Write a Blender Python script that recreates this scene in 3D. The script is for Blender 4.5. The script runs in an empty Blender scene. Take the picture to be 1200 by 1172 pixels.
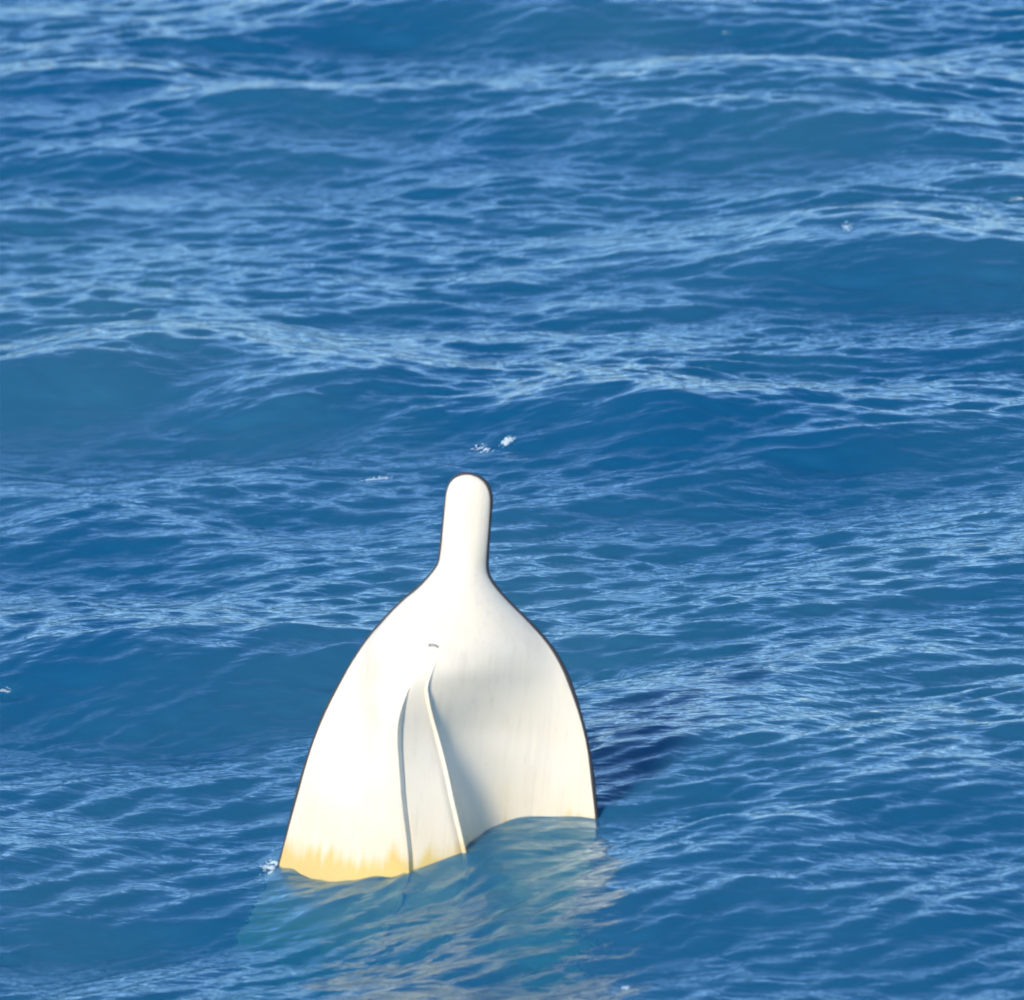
import bpy, math
import numpy as np
from mathutils import Vector, Matrix

# ------------------------------------------------------------------ camera, sky, sun, exposure
sc = bpy.context.scene
COL = sc.collection
PW, PH = 1200.0, 1172.0                 # photograph pixels, used only to turn pixels into directions
DIST, ELEV, ROLL = 60.0, math.radians(17.5), math.radians(8.5)
FRAME_W = 8.7                           # metres across the frame at the aim point
cam_d = bpy.data.cameras.new('camera')
cam = bpy.data.objects.new('camera', cam_d)
COL.objects.link(cam)
cam_d.sensor_width = 36.0
cam_d.sensor_fit = 'HORIZONTAL'
cam_d.lens = 36.0 * DIST / FRAME_W
cam_d.clip_start, cam_d.clip_end = 0.5, 20000.0
CAM = Vector((0, -DIST * math.cos(ELEV), DIST * math.sin(ELEV)))
rot = (Matrix.Rotation(math.pi / 2 - ELEV, 3, 'X') @ Matrix.Rotation(-ROLL, 3, 'Z'))
cam.matrix_world = Matrix.Translation(CAM) @ rot.to_4x4()
sc.camera = cam
cam_d.dof.use_dof = True
cam_d.dof.focus_distance = 56.0
cam_d.dof.aperture_fstop = 1.6

SUN_EL, SUN_AZ = math.radians(34), math.radians(41)      # azimuth: turned to the camera's left from straight behind it
to_sun = Vector((-math.sin(SUN_AZ) * math.cos(SUN_EL), -math.cos(SUN_AZ) * math.cos(SUN_EL), math.sin(SUN_EL)))
w = bpy.data.worlds.new('World'); sc.world = w; w.use_nodes = True
nt = w.node_tree
sky = nt.nodes.new('ShaderNodeTexSky'); sky.sky_type = 'NISHITA'; sky.sun_disc = False
sky.sun_elevation = SUN_EL
sky.sun_rotation = math.atan2(to_sun.x, to_sun.y)
sky.air_density, sky.dust_density, sky.ozone_density = 1.0, 0.0, 5.0
bg = nt.nodes['Background']; bg.inputs['Strength'].default_value = 0.15
nt.links.new(sky.outputs[0], bg.inputs['Color'])
sun_d = bpy.data.lights.new('sun', 'SUN'); sun = bpy.data.objects.new('sun', sun_d); COL.objects.link(sun)
sun_d.energy, sun_d.angle, sun_d.color = 2.6, math.radians(14), (1.0, 0.89, 0.72)
sun.rotation_euler = (-to_sun).to_track_quat('-Z', 'Y').to_euler()
vs = sc.view_settings
vs.view_transform, vs.look, vs.exposure, vs.gamma, vs.use_curve_mapping = 'Standard', 'None', 0.80, 1.0, False
sc.render.engine = 'CYCLES'
sc.cycles.use_denoising = True
sc.cycles.max_bounces = 4
sc.cycles.use_adaptive_sampling = True
sc.cycles.adaptive_threshold = 0.04
sc.cycles.blur_glossy = 1.0
sc.cycles.sample_clamp_direct = 1.2
sc.cycles.filter_width = 1.9
sc.cycles.transparent_max_bounces = 8
sc.cycles.caustics_reflective = False
sc.cycles.caustics_refractive = True


def ground(px, py, z=0.0):
    """photo pixel -> point on the level z"""
    k = FRAME_W / DIST / PW
    d = rot @ Vector(((px - PW / 2) * k, -(py - PH / 2) * k, -1.0))
    t = (z - CAM.z) / d.z
    return CAM + d * t


# ------------------------------------------------------------------ helpers
def mesh_obj(name, verts, faces, mat=None, parent=None, smooth=True):
    me = bpy.data.meshes.new(name)
    me.from_pydata([tuple(v) for v in verts], [], [tuple(f) for f in faces])
    me.update()
    if smooth:
        me.polygons.foreach_set('use_smooth', [True] * len(me.polygons))
    o = bpy.data.objects.new(name, me)
    COL.objects.link(o)
    if mat: me.materials.append(mat)
    if parent: o.parent = parent
    return o


class G:
    """tiny node-graph helper"""
    def __init__(s, name):
        s.m = bpy.data.materials.new(name); s.m.use_nodes = True
        s.t = s.m.node_tree; s.t.nodes.clear()
        s.out = s.n('ShaderNodeOutputMaterial')
    def n(s, kind, inputs=None, **props):
        nd = s.t.nodes.new(kind)
        for k, v in props.items(): setattr(nd, k, v)
        for k, v in (inputs or {}).items():
            if isinstance(v, bpy.types.NodeSocket): s.t.links.new(v, nd.inputs[k])
            else: nd.inputs[k].default_value = v
        return nd
    def math(s, op, a, b=0.0, clamp=False):
        return s.n('ShaderNodeMath', {0: a, 1: b}, operation=op, use_clamp=clamp).outputs[0]
    def mix(s, f, a, b):
        nd = s.n('ShaderNodeMix', data_type='RGBA')
        for k, v in ((0, f), (6, a), (7, b)):
            if isinstance(v, bpy.types.NodeSocket): s.t.links.new(v, nd.inputs[k])
            else: nd.inputs[k].default_value = v
        return nd.outputs[2]
    def ramp(s, f, stops):
        nd = s.n('ShaderNodeValToRGB', {0: f}); e = nd.color_ramp.elements
        while len(e) < len(stops): e.new(0.5)
        for i, (p, c) in enumerate(stops):
            e[i].position = p; e[i].color = c if len(c) == 4 else (*c, 1)
        return nd.outputs[0]
    def noise(s, vec, scale, detail=3.0, rough=0.5, dist=0.0):
        return s.n('ShaderNodeTexNoise', {'Vector': vec, 'Scale': scale, 'Detail': detail, 'Roughness': rough, 'Distortion': dist}).outputs[0]
    def scaled(s, vec, sx, sy, sz, rz=0.0):
        return s.n('ShaderNodeMapping', {'Vector': vec, 'Scale': (sx, sy, sz), 'Rotation': (0, 0, rz)}).outputs[0]


# ------------------------------------------------------------------ materials
def water_material():
    g = G('sea_water')
    pos = g.n('ShaderNodeNewGeometry').outputs['Position']
    # fine capillary ripples, below what the mesh carries
    sep = g.n('ShaderNodeSeparateXYZ', {0: pos})
    run_y = g.math('ADD', sep.outputs[1], g.math('MULTIPLY', sep.outputs[0], 0.36))   # along the crests
    crest = g.n('ShaderNodeCombineXYZ', {0: sep.outputs[0], 1: run_y, 2: g.math('MULTIPLY', sep.outputs[2], 0.3)}).outputs[0]
    v1 = g.scaled(crest, 3.0, 9.5, 2.0)
    v2 = g.scaled(crest, 7.0, 19.0, 2.0)
    n1 = g.noise(v1, 1.0, 3.0, 0.55, 0.25)
    n2 = g.noise(v2, 1.0, 2.0, 0.5, 0.2)
    h = g.math('ADD', g.math('MULTIPLY', n1, 0.027), g.math('MULTIPLY', n2, 0.009))
    bump = g.n('ShaderNodeBump', {'Strength': 0.8, 'Distance': 1.0, 'Height': h}).outputs[0]
    up = g.n('ShaderNodeCombineXYZ', {2: 1.0}).outputs[0]
    # slow drift of the water colour: clearer and cloudier water
    patch = g.noise(g.scaled(pos, 0.22, 0.10, 0.2, 0.2), 1.0, 2.0, 0.5)
    body_c = g.mix(g.ramp(patch, [(0.38, (0, 0, 0)), (0.66, (1, 1, 1))]), (0.006, 0.165, 0.370, 1), (0.045, 0.235, 0.410, 1))
    soft = g.n('ShaderNodeVectorMath', {0: up, 1: bump}, operation='ADD').outputs[0]
    soft = g.n('ShaderNodeVectorMath', {0: soft}, operation='NORMALIZE').outputs[0]
    body = g.n('ShaderNodeBsdfDiffuse', {'Color': body_c, 'Normal': soft}).outputs[0]
    clear = g.n('ShaderNodeBsdfRefraction', {'Color': (0.80, 0.97, 1.0, 1), 'IOR': 1.33, 'Roughness': 0.10, 'Normal': bump}).outputs[0]
    under = g.n('ShaderNodeMixShader', {0: 0.56, 1: body, 2: clear}).outputs[0]
    gloss = g.n('ShaderNodeBsdfGlossy', {'Color': (0.84, 0.95, 1, 1), 'Roughness': 0.07, 'Normal': bump}).outputs[0]
    fr = g.n('ShaderNodeFresnel', {'IOR': 1.45, 'Normal': bump}).outputs[0]
    fr = g.n('ShaderNodeMapRange', {0: fr, 1: 0.05, 2: 0.25, 3: 0.03, 4: 0.42}).outputs[0]
    surf = g.n('ShaderNodeMixShader', {0: fr, 1: under, 2: gloss}).outputs[0]
    g.t.links.new(surf, g.out.inputs['Surface'])
    vol = g.n('ShaderNodeVolumeAbsorption', {'Color': (0.22, 0.86, 0.78, 1), 'Density': 1.0}).outputs[0]
    g.t.links.new(vol, g.out.inputs['Volume'])
    return g.m


def seabed_material():
    g = G('deep_bed')
    pos = g.n('ShaderNodeNewGeometry').outputs['Position']
    c = g.mix(g.noise(pos, 0.3, 3.0), (0.02, 0.05, 0.08, 1), (0.03, 0.07, 0.10, 1))
    b = g.n('ShaderNodeBsdfDiffuse', {'Color': c}).outputs[0]
    g.t.links.new(b, g.out.inputs['Surface'])
    return g.m


def gelcoat_material():
    g = G('white_gelcoat')
    tc = g.n('ShaderNodeTexCoord').outputs['Object']
    z = g.n('ShaderNodeSeparateXYZ', {0: tc}).outputs[2]
    mott = g.noise(tc, 2.1, 4.0, 0.55)
    run = g.noise(g.scaled(tc, 9.0, 9.0, 0.8), 1.0, 4.0, 0.6)
    base = g.mix(mott, (0.73, 0.63, 0.465, 1), (0.78, 0.705, 0.58, 1))
    # yellow-brown tint towards the water, slanted across the beam, with a ragged, streaky edge
    edge = g.math('ADD', g.math('MULTIPLY', run, 0.60), g.math('MULTIPLY', mott, 0.40))
    xx = g.n('ShaderNodeSeparateXYZ', {0: tc}).outputs[0]
    low = g.math('SUBTRACT', g.math('ADD', g.math('MULTIPLY', z, -1.0), g.math('MULTIPLY', xx, 0.24)), g.math('MULTIPLY', edge, 0.85))
    wash = g.n('ShaderNodeMapRange', {0: low, 1: 1.40, 2: 2.15}).outputs[0]
    low_yellow = g.n('ShaderNodeMapRange', {0: low, 1: 1.84, 2: 2.02}).outputs[0]
    c = g.mix(g.math('MULTIPLY', wash, 0.40), base, (0.62, 0.46, 0.22, 1))
    c = g.mix(g.math('MULTIPLY', low_yellow, 0.72), c, (0.62, 0.41, 0.05, 1))
    # faint dull runs and scuffs all over
    runs = g.ramp(g.noise(g.scaled(tc, 16.0, 16.0, 0.9), 1.0, 5.0, 0.65), [(0.50, (0, 0, 0)), (0.72, (1, 1, 1))])
    c = g.mix(g.math('MULTIPLY', runs, 0.20), c, (0.42, 0.38, 0.32, 1))
    scuff = g.ramp(g.noise(g.scaled(tc, 30.0, 30.0, 3.5, 0.6), 1.0, 3.0, 0.7, 1.0), [(0.63, (0, 0, 0)), (0.70, (1, 1, 1))])
    c = g.mix(g.math('MULTIPLY', scuff, 0.18), c, (0.38, 0.36, 0.34, 1))
    fleck = g.ramp(g.noise(tc, 38.0, 2.0, 0.6), [(0.70, (0, 0, 0)), (0.76, (1, 1, 1))])
    c = g.mix(g.math('MULTIPLY', fleck, g.math('MULTIPLY', mott, 0.22)), c, (0.36, 0.31, 0.25, 1))
    bump = g.n('ShaderNodeBump', {'Strength': 0.25, 'Distance': 0.02, 'Height': g.noise(tc, 3.0, 2.0)}).outputs[0]
    b = g.n('ShaderNodeBsdfPrincipled', {'Base Color': c, 'Roughness': 0.34, 'Normal': bump}).outputs[0]
    g.t.links.new(b, g.out.inputs['Surface'])
    return g.m


def plain_material(name, c, rough, metal=0.0, var=0.15):
    g = G(name)
    tc = g.n('ShaderNodeTexCoord').outputs['Object']
    n = g.noise(tc, 9.0, 4.0, 0.6)
    col = g.mix(n, tuple(x * (1 - var) for x in c) + (1,), tuple(min(1, x * (1 + var)) for x in c) + (1,))
    b = g.n('ShaderNodeBsdfPrincipled', {'Base Color': col, 'Roughness': rough, 'Metallic': metal}).outputs[0]
    g.t.links.new(b, g.out.inputs['Surface'])
    return g.m


def foam_material():
    g = G('sea_foam')
    pos = g.n('ShaderNodeNewGeometry').outputs['Position']
    c = g.mix(g.noise(pos, 30.0, 3.0), (0.42, 0.50, 0.56, 1), (0.66, 0.72, 0.76, 1))
    b = g.n('ShaderNodeBsdfPrincipled', {'Base Color': c, 'Roughness': 0.5, 'Subsurface Weight': 0.3}).outputs[0]
    g.t.links.new(b, g.out.inputs['Surface'])
    return g.m


M_WATER, M_BED, M_GEL = water_material(), seabed_material(), gelcoat_material()
M_RUB = plain_material('black_rubber', (0.025, 0.022, 0.028), 0.55)
M_STEEL = plain_material('stainless_steel', (0.55, 0.55, 0.56), 0.3, 1.0, 0.05)
M_FOAM = foam_material()

# ------------------------------------------------------------------ the sea: spectral wave fields
def wave_field(seed, N, L, kmin, kmax, power, dirang, spread, slope_rms):
    """random directional sea on a periodic tile; returns height, dx, dy scaled to an rms slope"""
    rng = np.random.default_rng(seed)
    k1 = np.fft.fftfreq(N, L / N) * 2 * np.pi
    kx, ky = np.meshgrid(k1, k1)                      # [iy, ix]
    k = np.hypot(kx, ky); k[0, 0] = 1
    cosd = (kx * math.cos(dirang) + ky * math.sin(dirang)) / k
    amp = k ** (-power) * np.abs(cosd) ** spread
    amp *= np.exp(-(kmin / k) ** 6) * np.exp(-(k / kmax) ** 4)
    amp[0, 0] = 0
    H = amp * (rng.normal(size=(N, N)) + 1j * rng.normal(size=(N, N)))
    h = np.fft.ifft2(H).real
    sl = np.fft.ifft2(1j * ky * H).real
    f = slope_rms / sl.std()
    dx = np.fft.ifft2(-1j * kx / k * H).real
    dy = np.fft.ifft2(-1j * ky / k * H).real
    return h * f, dx * f, dy * f


def sample(fld, L, x, y):
    N = fld.shape[0]
    u = (x / L * N) % N; v = (y / L * N) % N
    i0 = np.floor(u).astype(np.int64); j0 = np.floor(v).astype(np.int64)
    fu = u - i0; fv = v - j0
    i0 %= N; j0 %= N; i1 = (i0 + 1) % N; j1 = (j0 + 1) % N
    return ((fld[j0, i0] * (1 - fu) + fld[j0, i1] * fu) * (1 - fv) + (fld[j1, i0] * (1 - fu) + fld[j1, i1] * fu) * fv)


def smooth(a, b, t):
    t = np.clip((t - a) / (b - a), 0, 1)
    return t * t * (3 - 2 * t)


BASE = ground(515, 992)                               # where the boat stands in the water


def axis_lines(a, b, step, grow, far):
    core = np.arange(a, b, step)
    ext = [step]; tot = step
    while tot < far:
        ext.append(ext[-1] * grow); tot += ext[-1]
    e = np.cumsum(ext)
    return np.concatenate([(a - e)[::-1], core, core[-1] + e])


def crest_turn(y):
    return 0.04 - 0.58 * smooth(-11, 9, y)


def swells(x, y):
    """single crests and hollows that can be told apart in the picture: (photo pixel, half length, half width, height, turn)"""
    z = np.zeros_like(x); calm = np.zeros_like(x)
    for px, py, hl, hw, a, turn in SWELLS:
        c = ground(px, py)
        turn = turn + math.atan(float(crest_turn(np.array(c.y))))
        ct, st = math.cos(turn), math.sin(turn)
        u = (x - c.x) * ct + (y - c.y) * st
        v = -(x - c.x) * st + (y - c.y) * ct
        v = v + 0.10 * np.sin(u * 1.7 + px) + 0.06 * np.sin(u * 3.9 + py)
        # steep side towards the camera, long back away from it
        wv = np.where(v < 0, hw * 0.62, hw * 1.7)
        a = a * (1.35 if py < 560 else 1.1)
        calm = np.maximum(calm, (a / 0.34) * np.exp(-(u / hl) ** 2 - ((v + 0.75 * hw) / (0.6 * hw)) ** 2))
        z += a * np.exp(-(u / hl) ** 2 - (v / wv) ** 2)
    return z, 1.0 - 0.32 * np.clip(calm, 0, 1)


SWELLS = [
    (110, 465, 2.0, 1.05, 0.34, 0.08), (690, 500, 1.4, 0.9, 0.27, -0.05), (390, 500, 1.3, 0.9, 0.22, 0.05),
    (720, 150, 2.6, 1.20, 0.24, -0.06), (640, 25, 2.4, 1.2, 0.22, -0.15), (60, 120, 1.9, 1.2, 0.20, 0.05),
    (980, 285, 2.2, 1.0, 0.19, -0.25), (1010, 160, 1.8, 1.0, 0.16, -0.25), (940, 545, 2.0, 0.9, 0.14, 0.30),
    (250, 770, 1.9, 0.9, 0.15, 0.02), (880, 800, 2.1, 0.9, 0.12, 0.15), (1050, 960, 2.0, 0.8, 0.10, 0.15),
    (250, 180, 2.0, 1.1, 0.14, 0.05), (120, 620, 1.8, 0.8, 0.10, 0.12), (130, 930, 1.9, 0.8, 0.09, -0.1),
]


def sea_offset(x, y, sx, sy):
    """displacement of the sea surface at rest position x, y; sx, sy = local grid spacing"""
    m = crest_turn(y)               # crests swing round with distance
    xs = 14 * np.tanh(x / 14)
    yw = y - xs * m
    sp = np.maximum(sx, sy)
    f1 = np.exp(-(sp / 0.14) ** 2); f2 = np.exp(-(sp / 1.0) ** 2)
    # gusts: patches of rougher and calmer water
    gust = 0.70 + 0.45 * (0.5 + 0.5 * np.sin(x * 0.55 + 1.3 * np.sin(y * 0.31)) * np.sin(y * 0.62 + 0.9 * np.sin(x * 0.4 + 2)))
    lee = 1.0 - 0.05 * np.exp(-((x - BASE.x - 0.3) / 2.2) ** 2 - ((y - BASE.y + 1.4) / 2.6) ** 2)
    sw, calm = swells(x, y)
    f1 = f1 * gust * lee * calm
    h = np.zeros_like(x); dx = np.zeros_like(x); dy = np.zeros_like(x)
    for (fh, fx, fy), L, f, ch in ((CHOP, 23.0, f1, 0.3), (SEA, 97.0, f2, 0.5)):
        h += f * sample(fh, L, x, yw)
        dx += f * ch * sample(fx, L, x, yw)
        dy += f * (ch * sample(fy, L, x, yw) - 0.55 * sample(fh, L, x, yw))   # crests lean towards the viewer
    h = h + sw
    # the swell that runs past the hull: low on its port side, high behind it
    r = np.exp(-((x - BASE.x) / 3.0) ** 2 - ((y - BASE.y) / 2.6) ** 2)
    h = h + r * 0.19 * (x - BASE.x)
    h = h + 0.17 * np.exp(-((x - BASE.x - 0.35) / 0.9) ** 2 - ((y - BASE.y + 0.6) / 0.9) ** 2)
    return h, dx, dy


CHOP = wave_field(7, 1024, 23.0, 2 * math.pi / 0.55, 2 * math.pi / 0.12, 2.4, math.radians(90), 3.0, 0.215)
SEA = wave_field(11, 1024, 97.0, 2 * math.pi / 5.0, 2 * math.pi / 0.55, 2.35, math.radians(90), 2.4, 0.135)

gx = axis_lines(-8.5, 8.5, 0.034, 1.13, 7000)
gy = axis_lines(-15.5, 22.0, 0.034, 1.13, 7000)
X, Y = np.meshgrid(gx, gy)
SX, SY = np.meshgrid(np.gradient(gx), np.gradient(gy))
H, DX, DY = sea_offset(X, Y, SX, SY)
co = np.stack([X + DX, Y + DY, H], -1).reshape(-1, 3).astype(np.float32)
ny, nx = X.shape
idx = np.arange(nx * ny, dtype=np.int32).reshape(ny, nx)
quads = np.stack([idx[:-1, :-1], idx[:-1, 1:], idx[1:, 1:], idx[1:, :-1]], -1).reshape(-1, 4)
me = bpy.data.meshes.new('sea')
me.vertices.add(len(co)); me.vertices.foreach_set('co', co.ravel())
me.loops.add(quads.size); me.loops.foreach_set('vertex_index', quads.ravel())
me.polygons.add(len(quads))
me.polygons.foreach_set('loop_start', np.arange(0, quads.size, 4, dtype=np.int32))
me.polygons.foreach_set('use_smooth', np.ones(len(quads), dtype=bool))
me.update(calc_edges=True); me.validate()
sea = bpy.data.objects.new('sea', me); COL.objects.link(sea); me.materials.append(M_WATER)
sea['kind'] = 'structure'; sea['label'] = 'choppy deep blue open sea with small wind ripples'

bed = mesh_obj('seabed', [(-7500, -7500, -14), (7500, -7500, -14), (7500, 7500, -14), (-7500, 7500, -14)], [(0, 1, 2, 3)], M_BED, smooth=False)
bed['kind'] = 'structure'; bed['label'] = 'dark sea bottom far below the surface'


def sea_height(x, y):
    a = np.array([[x]], float); b = np.array([[y]], float); s = np.full((1, 1), 0.034)
    px, py = a.copy(), b.copy()
    for _ in range(8):
        h, dx, dy = sea_offset(px, py, s, s)
        px = a - dx; py = b - dy
    return float(h[0, 0])


# ------------------------------------------------------------------ the boat
# Boat frame: +z runs to the bow, z = 0 where the bow pulpit leaves the hull; x = beam; -y = out of the bottom (keel side).
TURN = math.radians(22)                               # the keel is turned to the left of the camera
CT, ST = math.cos(TURN), math.sin(TURN)
S_W = [-0.868, -0.862, -0.845, -0.81, -0.75, -0.66, -0.5, -0.2, -0.07, 0.0, 0.1, 0.2, 0.31, 0.49, 0.70, 0.82, 1.05, 1.45, 1.875, 2.23, 2.58, 3.2, 4.2, 5.5, 6.8]
V_W = [0.0, 0.045, 0.09, 0.135, 0.17, 0.187, 0.19, 0.193, 0.20, 0.225, 0.295, 0.385, 0.50, 0.66, 0.80, 0.86, 0.96, 1.095, 1.19, 1.25, 1.305, 1.39, 1.43, 1.44, 1.40]
S_D = [-0.868, -0.85, -0.80, -0.70, -0.4, -0.1, 0.0, 0.3, 0.62, 0.9, 1.2, 1.7, 2.6, 3.6, 5.0, 6.8]
V_D = [0.012, 0.03, 0.055, 0.07, 0.085, 0.115, 0.15, 0.36, 0.62, 0.78, 0.86, 0.88, 0.80, 0.80, 0.82, 0.84]
S_K = [-1, 0.2, 0.62, 0.9, 1.2, 1.7, 2.6, 3.6, 7]      # keel seen across the picture, metres from the centre line
V_K = [0.0, -0.13, -0.285, -0.42, -0.49, -0.43, -0.29, -0.30, -0.33]
S_C = [-1, 0.60, 0.9, 1.2, 1.8, 2.6, 3.6, 5, 7]        # half breadth of the bottom between keel and chine
V_C = [0.0, 0.03, 0.13, 0.25, 0.38, 0.50, 0.62, 0.80, 0.92]


S_O = [-1, 0.0, 0.25, 0.6, 1.1, 1.8, 2.6, 7]           # the bow is a little wrung: sideways shift of the sections
V_O = [0.0, 0.0, 0.04, 0.095, 0.085, 0.055, 0.045, 0.04]


def pch(xs, ys, x):
    """monotone cubic interpolation"""
    xs = np.array(xs, float); ys = np.array(ys, float)
    h = np.diff(xs); d = np.diff(ys) / h
    mm = np.zeros_like(ys)
    for i in range(1, len(xs) - 1):
        if d[i - 1] * d[i] > 0:
            w1 = 2 * h[i] + h[i - 1]; w2 = h[i] + 2 * h[i - 1]
            mm[i] = (w1 + w2) / (w1 / d[i - 1] + w2 / d[i])
    mm[0], mm[-1] = d[0], d[-1]
    i = int(np.clip(np.searchsorted(xs, x) - 1, 0, len(xs) - 2))
    t = min(max((x - xs[i]) / h[i], 0), 1)
    return float((2*t**3-3*t**2+1)*ys[i] + (t**3-2*t**2+t)*h[i]*mm[i] + (-2*t**3+3*t**2)*ys[i+1] + (t**3-t**2)*h[i]*mm[i+1])


def section(s):
    """half widths and depths at distance s below the pulpit root"""
    b = pch(S_W, V_W, s) / CT * (1.0 + 0.035 * smooth(0.0, 0.8, np.array(s)).item())
    d = pch(S_D, V_D, s)
    k = (pch(S_K, V_K, s) + d * ST) / CT - pch(S_O, V_O, s) if s > 0.2 else 0.0
    if 0.2 < s < 0.62: k *= (s - 0.2) / 0.42
    c = pch(S_C, V_C, s)
    return b, d, k, c


NB, NT = 6, 16                                        # points across bottom and topside
def half_ring(s, sgn):
    b, d, k, c = section(s)
    pts = []
    t_m = smooth(0.25, 1.35, np.array(s)).item()        # from the rounded stem to the hard-chined body
    dead = c * (0.95 - 0.65 * smooth(0.6, 2.4, np.array(s)).item())
    xc = max(c, 0.12 * b)
    a_c = math.asin(min(xc / max(b, 1e-6), 0.9) ** (1 / 0.9))
    cx, cd = k + sgn * xc, d - dead
    for i in range(NB + NT):
        if i <= NB:
            u = i / NB
            hx, hd = k + sgn * xc * u, d - dead * u
        else:
            u = (i - NB) / (NT - 1)
            # flared topside: falls steeply off the chine, then sweeps out to the sheer
            p0 = (cx, cd); p3 = (sgn * b, 0.0)
            cv = smooth(0.9, 2.3, np.array(s)).item()    # the flare deepens aft
            cv = cv * 1.15 if sgn > 0 else -0.8 * cv - 0.35
            p1 = (cx + (p3[0] - cx) * (0.14 - 0.13 * cv), cd * (0.55 - 0.27 * cv))
            p2 = (cx + (p3[0] - cx) * (0.48 - 0.18 * cv), cd * (0.20 - 0.17 * cv))
            q = 1 - u
            hx = q**3*p0[0] + 3*q*q*u*p1[0] + 3*q*u*u*p2[0] + u**3*p3[0]
            hd = q**3*p0[1] + 3*q*q*u*p1[1] + 3*q*u*u*p2[1] + u**3*p3[1]
        # rounded stem section
        a = a_c * i / NB if i <= NB else a_c + (math.pi / 2 - a_c) * (i - NB) / (NT - 1)
        e = 1.45
        rx = k * math.cos(a) + sgn * b * math.sin(a) ** (0.9); rd = d * max(math.cos(a), 0) ** e
        pts.append((pch(S_O, V_O, s) + rx * (1 - t_m) + hx * t_m, -(rd * (1 - t_m) + hd * t_m), -s))
    return pts


def stations():
    st = list(np.concatenate([-0.868 + 0.118 * (np.linspace(0, 1, 14) ** 2.2), np.linspace(-0.72, 0, 19)[0:-1], np.linspace(0, 3.2, 66), np.linspace(3.3, 6.8, 22)]))
    return st


ST_ = stations()
rows = []
for s in ST_:
    L_ = half_ring(s, -1); R_ = half_ring(s, 1)
    rows.append(L_[::-1] + R_[1:])
rows = np.array(rows)
nr, nc, _ = rows.shape
gi = np.arange(nr * nc).reshape(nr, nc)
verts = rows.reshape(-1, 3)
faces = [(gi[i, j], gi[i + 1, j], gi[i + 1, j + 1], gi[i, j + 1]) for i in range(nr - 1) for j in range(nc - 1)]
vn = np.zeros_like(verts)
for f in faces:
    n = np.cross(verts[f[2]] - verts[f[0]], verts[f[3]] - verts[f[1]])
    for q in f: vn[q] += n
vn /= np.linalg.norm(vn, axis=1)[:, None] + 1e-12
if vn[gi[60, nc // 2]][1] > 0:
    faces = [f[::-1] for f in faces]; vn = -vn

boat = bpy.data.objects.new('capsized_boat', None); COL.objects.link(boat)
boat['label'] = 'white upturned motorboat bow standing out of the sea, keel towards the viewer'
boat['category'] = 'boat'
LEAN = math.radians(13.0)                              # to the right
BACK = math.radians(4.0)
HEIGHT, SIZE = 2.09, 0.85
boat.matrix_world = (Matrix.Translation((BASE.x, BASE.y, 0)) @ Matrix.Rotation(LEAN, 4, 'Y') @ Matrix.Rotation(-BACK, 4, 'X')
                     @ Matrix.Translation((0, 0, HEIGHT)) @ Matrix.Rotation(-TURN, 4, 'Z') @ Matrix.Scale(SIZE, 4))
cut = next(i for i, s in enumerate(ST_) if s >= 0)


def shell(name, r0, r1, mat):
    sel = [f for n, f in enumerate(faces) if r0 <= n // (nc - 1) < r1]
    use = sorted({q for f in sel for q in f}); re = {q: i for i, q in enumerate(use)}
    o = mesh_obj(name, verts[use], [[re[q] for q in f] for f in sel], mat, boat)
    o.data.normals_split_custom_set_from_vertices([tuple(vn[q]) for q in use])
    return o


hull = shell('hull', cut, nr - 1, M_GEL)
pulpit = shell('bow_pulpit', 0, cut, M_GEL)

# deck and pulpit top close the far side, the transom closes the stern
def back_cover(name, r0, r1, camber):
    v, f = [], []
    n = 9
    for i in range(r0, r1 + 1):
        a, b_ = rows[i, 0], rows[i, -1]
        for j in range(n):
            t = j / (n - 1)
            p = a * (1 - t) + b_ * t
            v.append((p[0], p[1] + camber * math.sin(math.pi * t), p[2]))
    for i in range(r1 - r0):
        for j in range(n - 1):
            q = i * n + j
            f.append((q, q + 1, q + n + 1, q + n))
    return mesh_obj(name, v, f, M_GEL, boat)


back_cover('deck', cut, nr - 1, 0.10)
back_cover('pulpit_top', 0, cut, 0.03).parent = pulpit
tr = [tuple(p) for p in rows[-1]]
mesh_obj('transom', tr, [tuple(range(len(tr)))], M_GEL, boat, smooth=False)


def tube(name, pts, rad, mat, parent, nseg=8, close=False):
    pts = [Vector(p) for p in pts]
    v, f = [], []
    for i, p in enumerate(pts):
        t = (pts[min(i + 1, len(pts) - 1)] - pts[max(i - 1, 0)]).normalized()
        ref = Vector((0, 1, 0)) if abs(t.y) < 0.9 else Vector((1, 0, 0))
        a = t.cross(ref).normalized(); b = t.cross(a)
        r = rad(i / (len(pts) - 1)) if callable(rad) else rad
        for k in range(nseg):
            an = 2 * math.pi * k / nseg
            v.append(p + (a * math.cos(an) + b * math.sin(an)) * r)
    for i in range(len(pts) - 1):
        for k in range(nseg):
            k2 = (k + 1) % nseg
            f.append((i * nseg + k, i * nseg + k2, (i + 1) * nseg + k2, (i + 1) * nseg + k))
    f.append(tuple(range(nseg))[::-1]); f.append(tuple(range((len(pts) - 1) * nseg, len(pts) * nseg)))
    return mesh_obj(name, v, f, mat, parent)


# black rubber rub rail round the sheer and the pulpit
left = [rows[i, 0] for i in range(nr)]; right = [rows[i, -1] for i in range(nr)]
path = [tuple(p + np.array([0, 0.012, 0])) for p in left[::-1] + right[1:]]
tube('rub_rail', path, lambda t: 0.019 + 0.004 * math.sin(t * 61) * math.sin(t * 23 + 1), M_RUB, boat)


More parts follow.
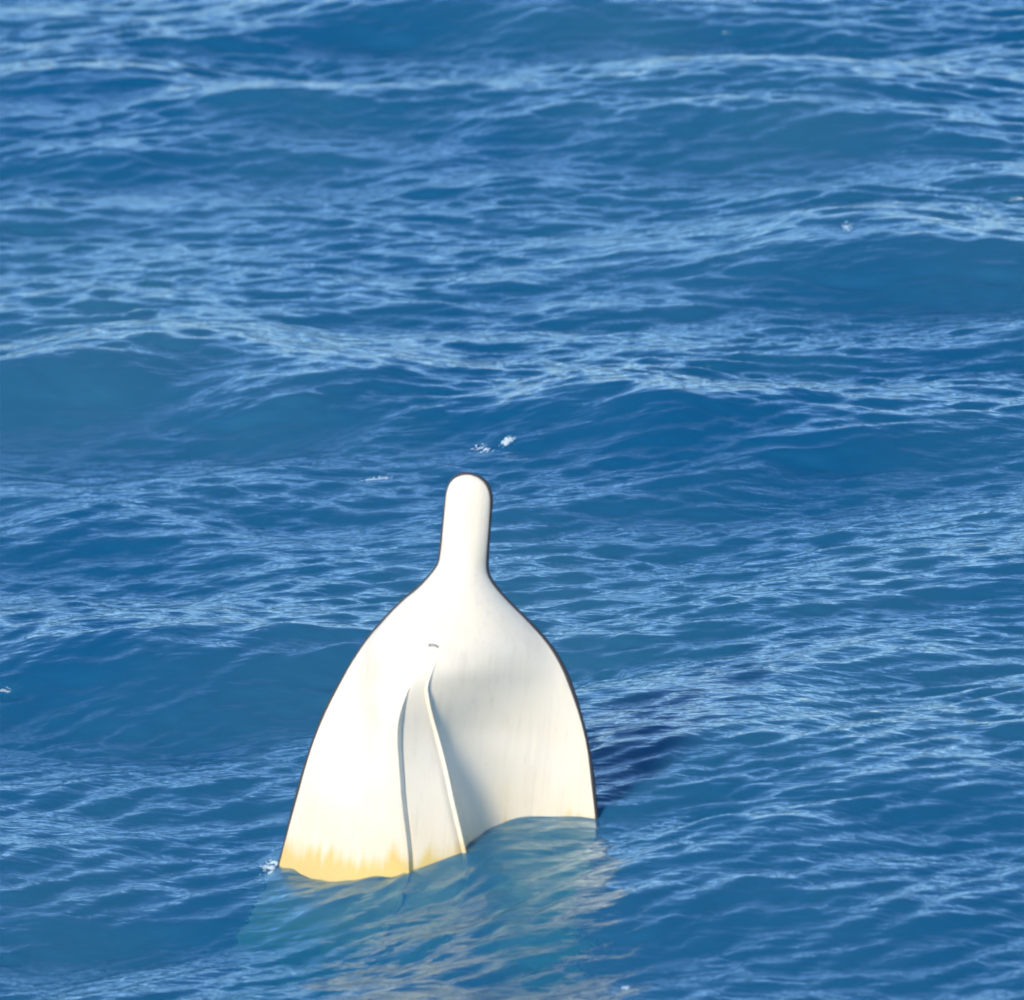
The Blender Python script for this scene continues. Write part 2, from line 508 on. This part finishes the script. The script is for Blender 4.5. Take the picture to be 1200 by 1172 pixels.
# keel strip and the two spray rails along the chines: wedges proud of the shell
def strip(name, col, s0, wid, out, mat, side):
    v, f = [], []
    ids = [i for i, s in enumerate(ST_) if s >= s0]
    for n, i in enumerate(ids):
        p = rows[i, col]; nn = vn[gi[i, col]]
        tp = min(1.0, n / 6.0) + 0.02
        e = np.array([1.0, 0, 0])
        a = p + e * (-wid * 0.5) * tp - nn * 0.006
        b_ = p + nn * out * tp + e * side * wid * 0.35 * tp
        c = p + e * (wid * 0.5) * tp - nn * 0.006
        v += [tuple(a), tuple(b_), tuple(c)]
    for n in range(len(ids) - 1):
        q = n * 3
        f += [(q, q + 1, q + 4, q + 3), (q + 1, q + 2, q + 5, q + 4)]
    return mesh_obj(name, v, f, mat, boat, smooth=False)


mid = nc // 2
strip('keel_strip', mid, 0.80, 0.07, 0.034, M_GEL, 0.6)
strip('spray_rail', mid + NB, 0.62, 0.05, 0.024, M_GEL, 0.9)

# bow eye on the stem
i_eye = next(i for i, s in enumerate(ST_) if s >= 0.53)
pe = rows[i_eye, mid]; ne = vn[gi[i_eye, mid]]
ring = [tuple(pe + ne * (0.045 * math.sin(a)) + np.array([0.04 * math.cos(a), 0, 0.0])) for a in np.linspace(-0.3, math.pi + 0.3, 15)]
tube('bow_eye', ring, 0.008, M_STEEL, boat)

# ------------------------------------------------------------------ foam: wash at the hull and flecks on the water
def foam(px, py, length, depth, height, n, seed, label, turn=0.0):
    """a torn sheet of foam lying on the water, with droplets thrown up from it"""
    rng = np.random.default_rng(seed)
    c = ground(px, py)
    for _ in range(4):
        zc = sea_height(c.x, c.y)
        c = ground(px, py, zc)
    v, f = [], []
    ct, st = math.cos(turn), math.sin(turn)
    for q in range(n * 4):
        u = float(np.clip(rng.normal() * 0.30, -0.7, 0.7)); t = float(rng.normal()) * 0.3
        x = c.x + u * length * ct - t * depth * st; y = c.y + u * length * st + t * depth * ct
        fall = math.exp(-4 * u * u)
        r = length * (0.025 + 0.065 * rng.random() ** 2) * fall
        hz = height * (0.15 + 0.6 * rng.random()) * fall
        drop = rng.random() < 0.35
        if drop: r *= 0.35
        z = sea_height(x, y) + (height * rng.random() * fall if drop else 0.0)
        tilt = rng.normal() * 0.5
        b0 = len(v); A, B = 5, 9
        ph0 = rng.random() * 6.28
        rad = [0.55 + 0.9 * rng.random() for _ in range(B)]
        for a in range(A):
            th = math.pi * a / (A - 1)
            for b_ in range(B):
                ph = ph0 + 2 * math.pi * b_ / B
                rr = r * rad[b_] * math.sin(th)
                ox = rr * math.cos(ph) * 1.8; oy = rr * math.sin(ph)
                v.append((x + ox - c.x, y + oy - c.y, z - zc + (r if drop else hz) * 0.5 * math.cos(th) + ox * tilt * 0.25))
        for a in range(A - 1):
            for b_ in range(B):
                f.append((b0 + a * B + b_, b0 + (a + 1) * B + b_, b0 + (a + 1) * B + (b_ + 1) % B, b0 + a * B + (b_ + 1) % B))
    o = mesh_obj('foam_splash', v, f, M_FOAM)
    o.location = (c.x, c.y, zc)
    o['label'] = label; o['category'] = 'foam'; o['group'] = 'flecks of foam on the sea'; o['kind'] = 'stuff'
    return o


foam(441, 562, 0.24, 0.05, 0.025, 12, 1, 'flat white fleck of foam on dark wave left of the pulpit tip')
foam(566, 526, 0.13, 0.20, 0.03, 12, 2, 'thin foam fleck on the wave just behind the pulpit tip', 0.6)
foam(596, 524, 0.13, 0.10, 0.07, 16, 3, 'small spiky white splash behind and right of the pulpit tip')
foam(320, 1014, 0.20, 0.20, 0.025, 16, 4, 'small wash of grey white foam against the left edge of the hull', 0.1)
foam(993, 265, 0.11, 0.16, 0.02, 9, 5, 'tiny round foam fleck alone on open water behind the boat')
foam(733, 1158, 0.07, 0.10, 0.02, 7, 6, 'tiny foam fleck alone on open water in front of the boat')

print('tris', len(quads) * 2)
